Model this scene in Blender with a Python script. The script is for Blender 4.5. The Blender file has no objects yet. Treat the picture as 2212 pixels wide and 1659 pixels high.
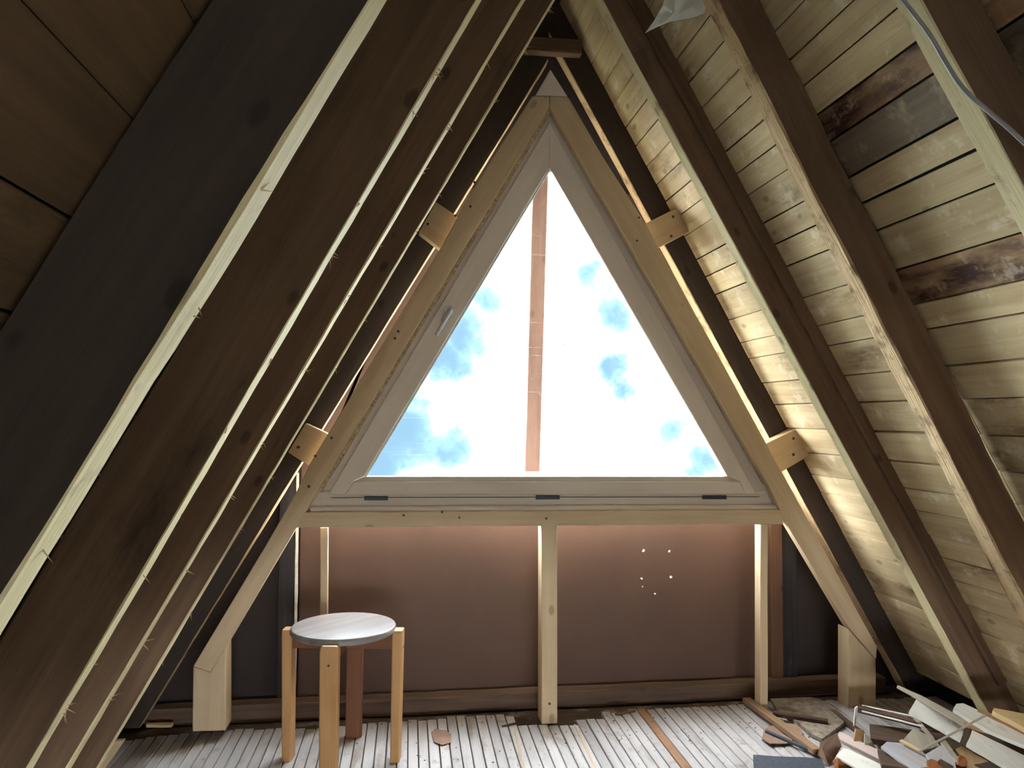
import bpy, bmesh, math, random
from mathutils import Vector, Matrix, noise as mnoise
C = bpy.context.scene.collection
sc = bpy.context.scene
rnd = random.Random(7)
V = Vector

# ------------------------------------------------------------------ camera
F_PX, CX, CY, EYE = 1661.0, 1106.0, 829.5, 1.16
psi, phi, rho = math.radians(7.54), math.radians(2.35), math.radians(0.21)
fwd = V((math.sin(psi)*math.cos(phi), math.cos(psi)*math.cos(phi), math.sin(phi)))
r0 = V((math.cos(psi), -math.sin(psi), 0)); u0 = r0.cross(fwd)
rgt = r0*math.cos(rho) + u0*math.sin(rho); upv = rgt.cross(fwd)
cam = bpy.data.cameras.new('camera'); co = bpy.data.objects.new('camera', cam); C.objects.link(co)
m = Matrix((rgt, upv, -fwd)).transposed().to_4x4(); m.translation = V((0, 0, EYE)); co.matrix_world = m
cam.sensor_width = 36; cam.lens = 36*F_PX/2212; cam.clip_start = 0.02
sc.camera = co
EYEV = V((0, 0, EYE))
def ray(x, y): return fwd + rgt*((x-CX)/F_PX) - upv*((y-CY)/F_PX)
def at(x, y, Y):                      # where the sight line of a measured point meets the vertical plane at depth Y
    d = ray(x, y); return EYEV + d*(Y/d.y)
def fl(x, y, z=0.0):                  # ... meets the level plane at height z
    d = ray(x, y); return EYEV + d*((z-EYE)/d.z)

# ------------------------------------------------------------------ exposure
vs = sc.view_settings
vs.view_transform = 'Standard'; vs.look = 'None'; vs.gamma = 1.0; vs.use_curve_mapping = False
vs.exposure = 2.03
sc.cycles.max_bounces = 8; sc.cycles.diffuse_bounces = 6; sc.cycles.transparent_max_bounces = 12
sc.cycles.use_denoising = True; sc.cycles.use_adaptive_sampling = True; sc.cycles.adaptive_threshold = .03
sc.cycles.sample_clamp_indirect = 8

# ------------------------------------------------------------------ sky
CLOUD, BLUE = 12.5, 0.27
w = bpy.data.worlds.new('sky'); sc.world = w; w.use_nodes = True
nt = w.node_tree; nt.nodes.clear(); N = nt.nodes; LK = nt.links
def wn(t, **k):
    n = N.new(t)
    for a, b in k.items(): setattr(n, a, b)
    return n
def wmath(op, a, b=None, c=None, clamp=False):
    n = N.new('ShaderNodeMath'); n.operation = op; n.use_clamp = clamp
    for i, s in enumerate((a, b, c)):
        if s is None: continue
        if isinstance(s, (int, float)): n.inputs[i].default_value = s
        else: LK.new(s, n.inputs[i])
    return n.outputs[0]
tc = wn('ShaderNodeTexCoord')
nz = wn('ShaderNodeTexNoise'); nz.inputs['Scale'].default_value = 20; nz.inputs['Detail'].default_value = 5; nz.inputs['Roughness'].default_value = .62
LK.new(tc.outputs['Generated'], nz.inputs['Vector'])
nzb = wn('ShaderNodeTexNoise'); nzb.inputs['Scale'].default_value = 3.0; nzb.inputs['Detail'].default_value = 4
LK.new(tc.outputs['Generated'], nzb.inputs['Vector'])
off = wn('ShaderNodeVectorMath', operation='SUBTRACT'); LK.new(nz.outputs['Color'], off.inputs[0]); off.inputs[1].default_value = (.5, .5, .5)
offs = wn('ShaderNodeVectorMath', operation='SCALE'); LK.new(off.outputs[0], offs.inputs[0]); offs.inputs['Scale'].default_value = .085
dirn = wn('ShaderNodeVectorMath', operation='ADD'); LK.new(tc.outputs['Generated'], dirn.inputs[0]); LK.new(offs.outputs[0], dirn.inputs[1])
mask = None
# gaps in the cloud where the blue comes through: (pixel, radius in rad, strength)
for (x, y, r, s) in [(862, 940, .085, 1.), (960, 965, .060, .8), (820, 1000, .060, 1.), (1000, 725, .060, .85), (960, 775, .05, .95), (1055, 640, .05, .7),
                     (1325, 670, .055, .75), (1285, 590, .045, .7), (1325, 815, .042, .85), (1350, 850, .03, .8), (1450, 935, .05, .75), (1530, 1000, .05, .8), (1215, 740, .025, .6), (900, 880, .045, .8)]:
    d = ray(x, y).normalized()
    dist = wn('ShaderNodeVectorMath', operation='DISTANCE'); LK.new(dirn.outputs[0], dist.inputs[0]); dist.inputs[1].default_value = d
    g = wmath('SUBTRACT', 1.0, wmath('DIVIDE', dist.outputs['Value'], r), clamp=True)
    g = wmath('MULTIPLY', wmath('POWER', g, .62), s)
    mask = g if mask is None else wmath('MAXIMUM', mask, g)
gen = wmath('MULTIPLY', wmath('SUBTRACT', nzb.outputs['Fac'], .56, clamp=True), 3.0, clamp=True)   # scattered gaps over the rest of the sky
sep = wn('ShaderNodeSeparateXYZ'); LK.new(tc.outputs['Generated'], sep.inputs[0])
hi = wmath('MULTIPLY', wmath('SUBTRACT', sep.outputs['Z'], .45, clamp=True), 4.0, clamp=True)
mask = wmath('MAXIMUM', mask, wmath('MULTIPLY', gen, hi))
# cloud thickness decides how far each gap opens
lev = wmath('POWER', wmath('SUBTRACT', 1.0, mask, clamp=True), 4.6)
radi = wmath('ADD', wmath('MULTIPLY', lev, CLOUD-BLUE), BLUE)
mixc = wn('ShaderNodeMix', data_type='RGBA'); LK.new(lev, mixc.inputs['Factor'])
mixc.inputs['A'].default_value = (.42, .70, .96, 1); mixc.inputs['B'].default_value = (.90, .96, 1.0, 1)
# below the haze line: the ground far beneath the attic
gm = wmath('MULTIPLY', wmath('ADD', sep.outputs['Z'], .12, clamp=True), 25.0, clamp=True)
mixg = wn('ShaderNodeMix', data_type='RGBA'); LK.new(gm, mixg.inputs['Factor'])
mixg.inputs['A'].default_value = (.30, .32, .26, 1); LK.new(mixc.outputs['Result'], mixg.inputs['B'])
strg = wmath('ADD', wmath('MULTIPLY', gm, wmath('SUBTRACT', radi, 3.0)), 3.0)
bg = wn('ShaderNodeBackground'); LK.new(mixg.outputs['Result'], bg.inputs['Color']); LK.new(strg, bg.inputs['Strength'])
wo = wn('ShaderNodeOutputWorld'); LK.new(bg.outputs[0], wo.inputs['Surface'])
def portal(name, loc, rot, sx, sy):
    l = bpy.data.lights.new(name, 'AREA'); l.shape = 'RECTANGLE'; l.size = sx; l.size_y = sy; l.cycles.is_portal = True
    o = bpy.data.objects.new(name, l); C.objects.link(o); o.location = loc; o.rotation_euler = rot

# ------------------------------------------------------------------ materials
def mat_base(name):
    m = bpy.data.materials.new(name); m.use_nodes = True
    nt = m.node_tree; b = nt.nodes['Principled BSDF']
    return m, nt, b
def hx(r, g, b):
    f = lambda c: ((c/255+.055)/1.055)**2.4 if c > 10 else c/255/12.92
    return (f(r), f(g), f(b), 1)
def wood(name, light, dark, knot=.0, stain=None, stain_amt=.0, rough=.75, vary=.25, spec=.25, grain=1.0, bump=.25, dust=None, dust_amt=0, stain_scale=2.2):
    m, nt, b = mat_base(name); N = nt.nodes; L = nt.links
    def mth(op, a, c=None, clamp=False):
        n = N.new('ShaderNodeMath'); n.operation = op; n.use_clamp = clamp
        for i, s in enumerate((a, c)):
            if s is None: continue
            if isinstance(s, (int, float)): n.inputs[i].default_value = s
            else: L.new(s, n.inputs[i])
        return n.outputs[0]
    def mix(f, A, B, blend='MIX'):
        n = N.new('ShaderNodeMix'); n.data_type = 'RGBA'; n.blend_type = blend
        for k, s in (('Factor', f), ('A', A), ('B', B)):
            if isinstance(s, (int, float)): n.inputs[k].default_value = s
            elif isinstance(s, tuple): n.inputs[k].default_value = s
            else: L.new(s, n.inputs[k])
        return n.outputs['Result']
    tc = N.new('ShaderNodeTexCoord'); oi = N.new('ShaderNodeObjectInfo')
    add = N.new('ShaderNodeVectorMath'); add.operation = 'ADD'; L.new(tc.outputs['Object'], add.inputs[0])
    cmb = N.new('ShaderNodeCombineXYZ'); r10 = mth('MULTIPLY', oi.outputs['Random'], 23.0)
    L.new(r10, cmb.inputs[0]); L.new(mth('MULTIPLY', r10, .73), cmb.inputs[1]); L.new(mth('MULTIPLY', r10, 1.37), cmb.inputs[2]); L.new(cmb.outputs[0], add.inputs[1])
    mp = N.new('ShaderNodeMapping'); mp.inputs['Scale'].default_value = (1.6*grain, 26*grain, 26*grain); L.new(add.outputs[0], mp.inputs[0])
    n1 = N.new('ShaderNodeTexNoise'); n1.inputs['Scale'].default_value = 1.0; n1.inputs['Detail'].default_value = 6; n1.inputs['Roughness'].default_value = .6; n1.inputs['Distortion'].default_value = .5
    L.new(mp.outputs[0], n1.inputs['Vector'])
    mp2 = N.new('ShaderNodeMapping'); mp2.inputs['Scale'].default_value = (5, 150, 150); L.new(add.outputs[0], mp2.inputs[0])
    n2 = N.new('ShaderNodeTexNoise'); n2.inputs['Scale'].default_value = 1; n2.inputs['Detail'].default_value = 3; L.new(mp2.outputs[0], n2.inputs['Vector'])
    n3 = N.new('ShaderNodeTexNoise'); n3.inputs['Scale'].default_value = 3.5; n3.inputs['Detail'].default_value = 4; L.new(add.outputs[0], n3.inputs['Vector'])
    g = mth('ADD', mth('MULTIPLY', n1.outputs['Fac'], .65), mth('ADD', mth('MULTIPLY', n2.outputs['Fac'], .15), mth('MULTIPLY', n3.outputs['Fac'], .35)))
    g = mth('MULTIPLY', mth('SUBTRACT', g, .38), 2.4, True)
    col = mix(g, light, dark)
    hgt = n2.outputs['Fac']
    if knot > 0:
        mk = N.new('ShaderNodeMapping'); mk.inputs['Scale'].default_value = (5.5, 10, 10); L.new(add.outputs[0], mk.inputs[0])
        vo = N.new('ShaderNodeTexVoronoi'); vo.inputs['Scale'].default_value = 1.0; vo.inputs['Randomness'].default_value = 1.0; L.new(mk.outputs[0], vo.inputs['Vector'])
        k = mth('MULTIPLY', mth('SUBTRACT', .13, vo.outputs['Distance']), 22, True)
        col = mix(mth('MULTIPLY', k, knot), col, tuple(c*.35 for c in dark[:3])+(1,))
    if stain:
        ms = N.new('ShaderNodeMapping'); ms.inputs['Scale'].default_value = (.8, 2.6, 2.6); L.new(add.outputs[0], ms.inputs[0])
        s1 = N.new('ShaderNodeTexNoise'); s1.inputs['Scale'].default_value = stain_scale; s1.inputs['Detail'].default_value = 7; s1.inputs['Roughness'].default_value = .65; L.new(ms.outputs[0], s1.inputs['Vector'])
        k = mth('MULTIPLY', mth('SUBTRACT', s1.outputs['Fac'], .66-stain_amt*.3), 7, True)
        col = mix(k, col, stain)
    if dust:
        s1 = N.new('ShaderNodeTexNoise'); s1.inputs['Scale'].default_value = 11; s1.inputs['Detail'].default_value = 8; s1.inputs['Roughness'].default_value = .7; L.new(add.outputs[0], s1.inputs['Vector'])
        k = mth('MULTIPLY', mth('SUBTRACT', s1.outputs['Fac'], .62-dust_amt*.3), 6, True)
        col = mix(k, col, dust)
    # per-piece tone
    br = mth('ADD', mth('MULTIPLY', oi.outputs['Random'], 2*vary), 1-vary)
    hsv = N.new('ShaderNodeHueSaturation'); L.new(br, hsv.inputs['Value']); L.new(col, hsv.inputs['Color'])
    L.new(hsv.outputs[0], b.inputs['Base Color'])
    b.inputs['Roughness'].default_value = rough; b.inputs['Specular IOR Level'].default_value = spec
    bp = N.new('ShaderNodeBump'); bp.inputs['Strength'].default_value = bump; bp.inputs['Distance'].default_value = .004
    L.new(mth('ADD', hgt, n1.outputs['Fac']), bp.inputs['Height']); L.new(bp.outputs[0], b.inputs['Normal'])
    return m
def plain(name, col, rough=.6, metal=0, var=.12, scale=30, bump=0.1):
    m, nt, b = mat_base(name); N = nt.nodes; L = nt.links
    tc = N.new('ShaderNodeTexCoord'); n = N.new('ShaderNodeTexNoise'); n.inputs['Scale'].default_value = scale; n.inputs['Detail'].default_value = 5
    L.new(tc.outputs['Object'], n.inputs['Vector'])
    cr = N.new('ShaderNodeValToRGB'); cr.color_ramp.elements[0].position = .3; cr.color_ramp.elements[1].position = .7
    cr.color_ramp.elements[0].color = tuple(c*(1-var*2) for c in col[:3])+(1,); cr.color_ramp.elements[1].color = tuple(min(1, c*(1+var)) for c in col[:3])+(1,)
    L.new(n.outputs['Fac'], cr.inputs[0]); L.new(cr.outputs[0], b.inputs['Base Color'])
    b.inputs['Roughness'].default_value = rough; b.inputs['Metallic'].default_value = metal
    if bump:
        bp = N.new('ShaderNodeBump'); bp.inputs['Strength'].default_value = bump; bp.inputs['Distance'].default_value = .003; L.new(n.outputs['Fac'], bp.inputs['Height']); L.new(bp.outputs[0], b.inputs['Normal'])
    return m
M = {}
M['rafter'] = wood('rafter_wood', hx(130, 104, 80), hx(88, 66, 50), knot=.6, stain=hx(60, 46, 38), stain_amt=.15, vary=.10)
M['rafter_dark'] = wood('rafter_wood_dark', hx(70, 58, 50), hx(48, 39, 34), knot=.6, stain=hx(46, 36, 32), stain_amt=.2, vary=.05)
M['edge'] = wood('pale_inner_edge', hx(226, 214, 172), hx(190, 176, 134), knot=.6, rough=.8, vary=.05, dust=hx(150, 136, 106), dust_amt=.16)  # paler wood, set only on the inner edge faces of the rafters
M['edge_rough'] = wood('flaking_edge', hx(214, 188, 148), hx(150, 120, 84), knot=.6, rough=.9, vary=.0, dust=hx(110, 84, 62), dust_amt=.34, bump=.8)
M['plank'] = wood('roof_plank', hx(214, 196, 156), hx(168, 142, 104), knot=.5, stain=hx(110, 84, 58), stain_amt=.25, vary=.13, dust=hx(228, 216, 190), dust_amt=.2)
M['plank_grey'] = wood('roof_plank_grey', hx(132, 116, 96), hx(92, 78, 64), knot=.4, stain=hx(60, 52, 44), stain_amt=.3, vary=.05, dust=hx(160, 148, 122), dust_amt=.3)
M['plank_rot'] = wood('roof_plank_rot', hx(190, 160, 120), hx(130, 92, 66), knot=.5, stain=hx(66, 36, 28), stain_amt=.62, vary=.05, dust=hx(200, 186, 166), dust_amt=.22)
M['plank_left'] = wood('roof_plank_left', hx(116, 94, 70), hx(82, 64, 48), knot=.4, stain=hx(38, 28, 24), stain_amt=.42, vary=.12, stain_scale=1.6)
M['pine'] = wood('new_pine', hx(212, 190, 156), hx(186, 160, 124), knot=.5, rough=.6, vary=.06, bump=.12)
M['frame'] = wood('window_pine', hx(228, 216, 202), hx(212, 198, 182), knot=0, rough=.45, vary=.03, bump=.06)
M['oldstud'] = wood('tarred_stud', hx(60, 56, 54), hx(22, 20, 22), knot=0, stain=hx(120, 112, 104), stain_amt=.12, vary=.05)
M['brownstud'] = wood('brown_batten', hx(112, 80, 60), hx(76, 52, 40), knot=.5, vary=.1)
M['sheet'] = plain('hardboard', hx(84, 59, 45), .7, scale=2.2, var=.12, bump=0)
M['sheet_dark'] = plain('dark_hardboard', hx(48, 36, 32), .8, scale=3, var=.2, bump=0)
M['tar'] = plain('tar_paper', hx(26, 26, 34), .85)
M['floor'] = wood('floor_board', hx(194, 192, 192), hx(156, 152, 150), knot=.25, rough=.55, spec=.4, vary=.12, stain=hx(124, 108, 94), stain_amt=.32, dust=hx(134, 120, 108), dust_amt=.22, bump=.3)
M['floor_brown'] = wood('floor_board_bare', hx(176, 136, 104), hx(130, 96, 74), knot=.25, vary=.05, dust=hx(112, 98, 86), dust_amt=.2)
M['sub'] = wood('dusty_subfloor', hx(96, 84, 72), hx(52, 44, 38), knot=0, dust=hx(140, 128, 114), dust_amt=.3, vary=0)
M['stool'] = wood('stool_birch', hx(200, 156, 106), hx(164, 120, 78), knot=0, rough=.42, vary=.05, bump=.05)
M['stooldark'] = wood('stool_red_wood', hx(136, 90, 62), hx(98, 62, 44), knot=0, rough=.45, vary=.03, bump=.05)
M['seat'] = wood('stool_seat_wood', hx(146, 140, 136), hx(100, 90, 84), knot=0, rough=.28, spec=.6, vary=0, stain=hx(100, 84, 74), stain_amt=.3, bump=.04, stain_scale=4)
M['scrapwhite'] = wood('painted_scrap', hx(253, 253, 246), hx(228, 226, 212), knot=.2, vary=.05, stain=hx(120, 100, 78), stain_amt=.1, dust=hx(140, 126, 106), dust_amt=.12)
M['scrapwood'] = wood('bare_scrap', hx(206, 172, 128), hx(150, 112, 78), knot=.4, vary=.22, stain=hx(70, 52, 42), stain_amt=.25)
M['scrapdark'] = wood('dirty_scrap', hx(112, 90, 74), hx(60, 46, 38), knot=.3, vary=.2)
M['pinkpost'] = wood('weathered_pink_post', hx(150, 118, 106), hx(118, 88, 76), knot=.3, vary=.0)
M['foam'] = plain('seam_foam', hx(190, 168, 132), .9, var=.25, scale=120, bump=.8)
M['scrapgrey'] = wood('grey_scrap', hx(196, 188, 170), hx(150, 140, 122), knot=.2, vary=.08, stain=hx(110, 98, 84), stain_amt=.15)
M['cream'] = wood('cream_scrap', hx(244, 218, 168), hx(222, 186, 130), knot=0, vary=.04)
M['pink'] = wood('pinkish_scrap', hx(226, 208, 200), hx(196, 174, 164), knot=0, vary=.0)
M['bluewhite'] = wood('torn_scrap', hx(204, 204, 206), hx(150, 150, 160), knot=0, vary=.05, stain=hx(214, 180, 140), stain_amt=.5, stain_scale=5)
M['orange'] = wood('orange_scrap', hx(190, 124, 76), hx(120, 70, 44), knot=0, vary=.1)
M['dustfelt'] = plain('dusty_fibre', hx(150, 138, 122), .95, var=.25, scale=45, bump=.8)
M['paper'] = plain('brown_paper', hx(150, 122, 104), .85, scale=14)
M['felt'] = plain('slate_felt', hx(66, 72, 84), .8, scale=60)
M['steel'] = plain('handle_metal', hx(205, 208, 210), .35, .2, var=.05, bump=0)
M['rubber'] = plain('vent_rubber', hx(34, 40, 54), .45, bump=0)
M['screw'] = plain('screw_head', hx(80, 70, 60), .5, .6, bump=0)
M['brownlath'] = wood('brown_lath', hx(164, 134, 104), hx(116, 90, 68), knot=.3, vary=0)
M['cable'] = plain('grey_cable', hx(150, 150, 150), .5, bump=0)
M['mortar_and_hole_light'] = plain('mortar_and_hole_light', hx(225, 220, 205), .9)  # white mortar; also the pale colour for light in small holes
M['bead'] = plain('glazing_bead', hx(186, 196, 188), .4, bump=0, var=.04)
def glass_mat():
    m, nt, b = mat_base('window_glass'); N = nt.nodes; L = nt.links; N.remove(b)
    tr = N.new('ShaderNodeBsdfTransparent'); tr.inputs[0].default_value = (.96, .985, .98, 1)
    gl = N.new('ShaderNodeBsdfGlossy'); gl.inputs['Roughness'].default_value = .02
    df = N.new('ShaderNodeBsdfDiffuse'); df.inputs[0].default_value = (.8, .86, .9, 1)
    fr = N.new('ShaderNodeFresnel'); fr.inputs[0].default_value = 1.45
    tc = N.new('ShaderNodeTexCoord'); mp = N.new('ShaderNodeMapping'); mp.inputs['Rotation'].default_value = (0, .6, 0); mp.inputs['Scale'].default_value = (1.2, 1, 60)
    nz = N.new('ShaderNodeTexNoise'); nz.inputs['Scale'].default_value = 2.5; nz.inputs['Detail'].default_value = 5
    L.new(tc.outputs['Object'], mp.inputs[0]); L.new(mp.outputs[0], nz.inputs['Vector'])
    k = N.new('ShaderNodeMath'); k.operation = 'SUBTRACT'; k.use_clamp = True; L.new(nz.outputs[0], k.inputs[0]); k.inputs[1].default_value = .60
    m1 = N.new('ShaderNodeMixShader'); L.new(fr.outputs[0], m1.inputs[0]); L.new(tr.outputs[0], m1.inputs[1]); L.new(gl.outputs[0], m1.inputs[2])
    m2 = N.new('ShaderNodeMixShader'); L.new(k.outputs[0], m2.inputs[0]); L.new(m1.outputs[0], m2.inputs[1]); L.new(df.outputs[0], m2.inputs[2])
    L.new(m2.outputs[0], N['Material Output'].inputs[0]); return m
M['glass'] = glass_mat()
def web_mat():
    m, nt, b = mat_base('cobweb_silk'); N = nt.nodes; L = nt.links
    tr = N.new('ShaderNodeBsdfTransparent'); b.inputs['Base Color'].default_value = (.9, .9, .87, 1); b.inputs['Roughness'].default_value = .8
    tl = N.new('ShaderNodeBsdfTranslucent'); tl.inputs[0].default_value = (.8, .8, .76, 1)
    mm = N.new('ShaderNodeMixShader'); mm.inputs[0].default_value = .5; L.new(b.outputs[0], mm.inputs[1]); L.new(tl.outputs[0], mm.inputs[2])
    ms = N.new('ShaderNodeMixShader'); ms.inputs[0].default_value = .85; L.new(tr.outputs[0], ms.inputs[1]); L.new(mm.outputs[0], ms.inputs[2])
    L.new(ms.outputs[0], N['Material Output'].inputs[0]); return m
M['web'] = web_mat()

# ------------------------------------------------------------------ builders
def thing(name, label=None, cat=None, loc=(0, 0, 0), group=None, kind=None):
    o = bpy.data.objects.new(name, None); C.objects.link(o); o.location = loc; o.empty_display_size = .1
    return tag(o, label, cat, group, kind)
def tag(o, label=None, cat=None, group=None, kind=None):
    for k, v in (('label', label), ('category', cat), ('group', group), ('kind', kind)):
        if v: o[k] = v
    return o
def place(o, mw, parent):
    if parent is not None:
        o.parent = parent
        o.matrix_basis = PW[parent.name].inverted() @ mw
    else: o.matrix_basis = mw
    PW[o.name] = mw
PW = {}
_thing = thing
def thing(*a, **k):
    o = _thing(*a, **k); PW[o.name] = Matrix.Translation(o.location); return o
def basis(x, y=None):
    x = V(x).normalized(); y = V(y) if y is not None else (V((0, 1, 0)) if abs(x.y) < .9 else V((0, 0, 1)))
    z = x.cross(y).normalized(); y = z.cross(x).normalized()
    return Matrix((x, y, z)).transposed().to_4x4()
def mk(name, verts, faces, mat, parent=None, mw=None, smooth=False):
    """verts in local coordinates of the frame mw"""
    me = bpy.data.meshes.new(name); me.from_pydata([tuple(v) for v in verts], [], faces); me.materials.append(mat)
    bm = bmesh.new(); bm.from_mesh(me); bmesh.ops.recalc_face_normals(bm, faces=bm.faces); bm.to_mesh(me); bm.free()
    if smooth:
        for p in me.polygons: p.use_smooth = True
    o = bpy.data.objects.new(name, me); C.objects.link(o); place(o, mw or Matrix(), parent); return o
def beam(name, p0, p1, ydir, yr, zr_, mat, parent=None, segs=1, jit=0.0, ch=.003, sh0=0.0, sh1=0.0, taper=None, seed=0):
    """timber along p0->p1; section yr x zr_ in the frame (x along, y ~ ydir); sh0/sh1 shear the end cuts with local z"""
    p0 = V(p0); p1 = V(p1); L = (p1-p0).length; B = basis(p1-p0, ydir); B.translation = p0
    ya, yb = yr; za, zb = zr_
    sec = [(ya+ch, za), (yb-ch, za), (yb, za+ch), (yb, zb-ch), (yb-ch, zb), (ya+ch, zb), (ya, zb-ch), (ya, za+ch)]
    vs_, fs = [], []
    for i in range(segs+1):
        t = i/segs
        for j, (y, z) in enumerate(sec):
            x = t*L + sh0*z*(1-t) + sh1*z*t
            dy = dz = 0
            if jit:
                q = V((x*3.1+seed*7.7, j//2*2.3, seed*1.3)); q2 = V((x*16+seed*3.7, j*2.3, 5+seed))
                dy = jit*(mnoise.noise(q)+.6*mnoise.noise(q2)); dz = jit*(mnoise.noise(q+V((9, 9, 9)))+.6*mnoise.noise(q2+V((9, 9, 9))))
            vs_.append((x, y+dy, z+dz))
    for i in range(segs):
        for j in range(8):
            a = i*8+j; b = i*8+(j+1) % 8; fs.append((a, b, b+8, a+8))
    fs.append(tuple(range(8))); fs.append(tuple(segs*8+k for k in range(8)))
    return mk(name, vs_, fs, mat, parent, B)
def prism(name, pts, y0, y1, mat, parent=None, grain=None, bevel=.002):
    """pts: world XZ polygon, extruded between depths y0 and y1; grain = direction of the local x axis"""
    P = [V((p[0], 0, p[-1])) for p in pts]
    g = V(grain) if grain is not None else (P[1]-P[0]); g.y = 0
    c = sum(P, V())/len(P); c.y = y0; B = basis(g, (0, 1, 0)); B.translation = c; Bi = B.inverted()
    n = len(P); me = bpy.data.meshes.new(name); bm = bmesh.new()
    va = [bm.verts.new(Bi @ V((p.x, y0, p.z))) for p in P]; vb = [bm.verts.new(Bi @ V((p.x, y1, p.z))) for p in P]
    bm.faces.new(va); bm.faces.new(vb[::-1])
    for i in range(n): bm.faces.new((va[i], vb[i], vb[(i+1) % n], va[(i+1) % n]))
    bmesh.ops.recalc_face_normals(bm, faces=bm.faces)
    if bevel: bmesh.ops.bevel(bm, geom=list(bm.edges), offset=bevel, segments=1, affect='EDGES', clamp_overlap=True)
    bm.to_mesh(me); bm.free(); me.materials.append(mat)
    o = bpy.data.objects.new(name, me); C.objects.link(o); place(o, B, parent); return o
def disc(name, c, axis, r, h, mat, parent=None, n=20, r2=None, bev=0):
    z = V(axis).normalized(); x = z.orthogonal().normalized(); y = z.cross(x)
    B = Matrix((x, y, z)).transposed().to_4x4(); B.translation = V(c)
    rings = [(r, 0), (r2 or r, h)] if not bev else [(r-bev, 0), (r, bev), (r, h-bev), (r-bev*.35, h-bev*.3), (r-bev, h)]
    vs_ = []; fs = []
    for (rr, zz) in rings:
        for i in range(n): a = 2*math.pi*i/n; vs_.append((rr*math.cos(a), rr*math.sin(a), zz))
    for k in range(len(rings)-1):
        for i in range(n): fs.append((k*n+i, k*n+(i+1) % n, (k+1)*n+(i+1) % n, (k+1)*n+i))
    fs.append(tuple(range(n))); fs.append(tuple((len(rings)-1)*n+i for i in range(n)))
    return mk(name, vs_, fs, mat, parent, B)
def tube(name, pts, r, mat, parent=None, sides=8, res=6):
    P = [V(p) for p in pts]; Q = []
    for i in range(len(P)-1):
        a = P[max(i-1, 0)]; b = P[i]; c = P[i+1]; d = P[min(i+2, len(P)-1)]
        for k in range(res):
            t = k/res; Q.append(.5*((2*b)+(c-a)*t+(2*a-5*b+4*c-d)*t*t+(3*b-a-3*c+d)*t*t*t))
    Q.append(P[-1]); vs_ = []; fs = []
    base = Q[0]
    for i, q in enumerate(Q):
        d = (Q[min(i+1, len(Q)-1)]-Q[max(i-1, 0)]).normalized(); x = d.cross(V((.13, .3, .94))).normalized(); y = d.cross(x)
        rr = r[0]+(r[1]-r[0])*i/(len(Q)-1) if isinstance(r, tuple) else r
        for s in range(sides): a = 2*math.pi*s/sides; vs_.append(q-base+(x*math.cos(a)+y*math.sin(a))*rr)
    for i in range(len(Q)-1):
        for s in range(sides): fs.append((i*sides+s, i*sides+(s+1) % sides, (i+1)*sides+(s+1) % sides, (i+1)*sides+s))
    fs.append(tuple(range(sides))); fs.append(tuple((len(Q)-1)*sides+s for s in range(sides)))
    return mk(name, vs_, fs, mat, parent, Matrix.Translation(base), smooth=True)

# ------------------------------------------------------------------ roof geometry
TH = math.radians(60.918); XR, ZR = .549, 2.7014
SL = {1: V((math.cos(TH), 0, -math.sin(TH))), -1: V((-math.cos(TH), 0, -math.sin(TH)))}      # down the slope
NO = {1: V((math.sin(TH), 0, math.cos(TH))), -1: V((-math.sin(TH), 0, math.cos(TH)))}        # out of the roof
RIDGE = V((XR, 0, ZR)); DEP = {1: .115, -1: .147}
Y_REAR, Y_EAVE = -2.4, 3.62
# roof planks, each its own part
ceil = thing('ceiling', kind='structure')
r_seams = [.644, .729, .81, .893, .974, 1.082, 1.164, 1.249, 1.369, 1.476, 1.552, 1.668, 1.773, 1.885, 1.998, 2.106]
l_seams = [1.353, 1.480, 1.606, 1.725]
def extend(s, lo, hi, wd):
    s = list(s)
    while s[0] > lo: s.insert(0, s[0]-wd*rnd.uniform(.85, 1.15))
    while s[-1] < hi: s.append(s[-1]+wd*rnd.uniform(.85, 1.15))
    return s
for sd, seams in ((1, extend(r_seams, -.02, 3.05, .10)), (-1, extend(l_seams, -.02, 3.05, .122))):
    for i in range(len(seams)-1):
        s0, s1 = seams[i], seams[i+1]
        for (ya, yb, far) in ((Y_REAR, 1.942, 0), (1.946, Y_EAVE, 1)):
            gap = rnd.choice([.002, .0025, .003, .005, .007])
            if sd == 1 and not far and abs(s1-1.164) < .01: gap = .009
            if sd == 1 and not far and abs(s1-1.249) < .01: gap = .006
            base = RIDGE + SL[sd]*(s0+gap*.5) + NO[sd]*DEP[sd]; base.y = ya; end = base.copy(); end.y = yb
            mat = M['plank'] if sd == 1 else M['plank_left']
            if sd == 1 and not far:
                if abs(s0-.974) < .01: mat = M['plank_grey']
                if abs(s0-.893) < .01 or abs(s0-1.369) < .01: mat = M['plank_rot']
            B = basis(end-base, SL[sd]); zsign = 1 if (V(B.col[2][:3]).dot(NO[sd]) > 0) else -1
            dz = rnd.uniform(0, .003)
            zr_ = (dz, .02) if zsign > 0 else (-.02, -dz)
            beam('plank', base, end, SL[sd], (0, s1-s0-gap), zr_, mat, ceil, segs=6 if far else 10, jit=.0012, ch=.0015, seed=i+40*sd+far*100)
    a = RIDGE + SL[sd]*(-.02) + NO[sd]*(DEP[sd]+.0215); bnd = RIDGE + SL[sd]*3.25 + NO[sd]*(DEP[sd]+.0215)
    n = NO[sd]*.012
    q = [V((a.x, Y_REAR, a.z)), V((a.x, Y_EAVE, a.z)), V((bnd.x, Y_EAVE, bnd.z)), V((bnd.x, Y_REAR, bnd.z))]
    mk('roofing_felt', q+[p+n for p in q], [(0, 1, 2, 3), (7, 6, 5, 4), (0, 4, 5, 1), (1, 5, 6, 2), (2, 6, 7, 3), (3, 7, 4, 0)], M['tar'], ceil)
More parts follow.
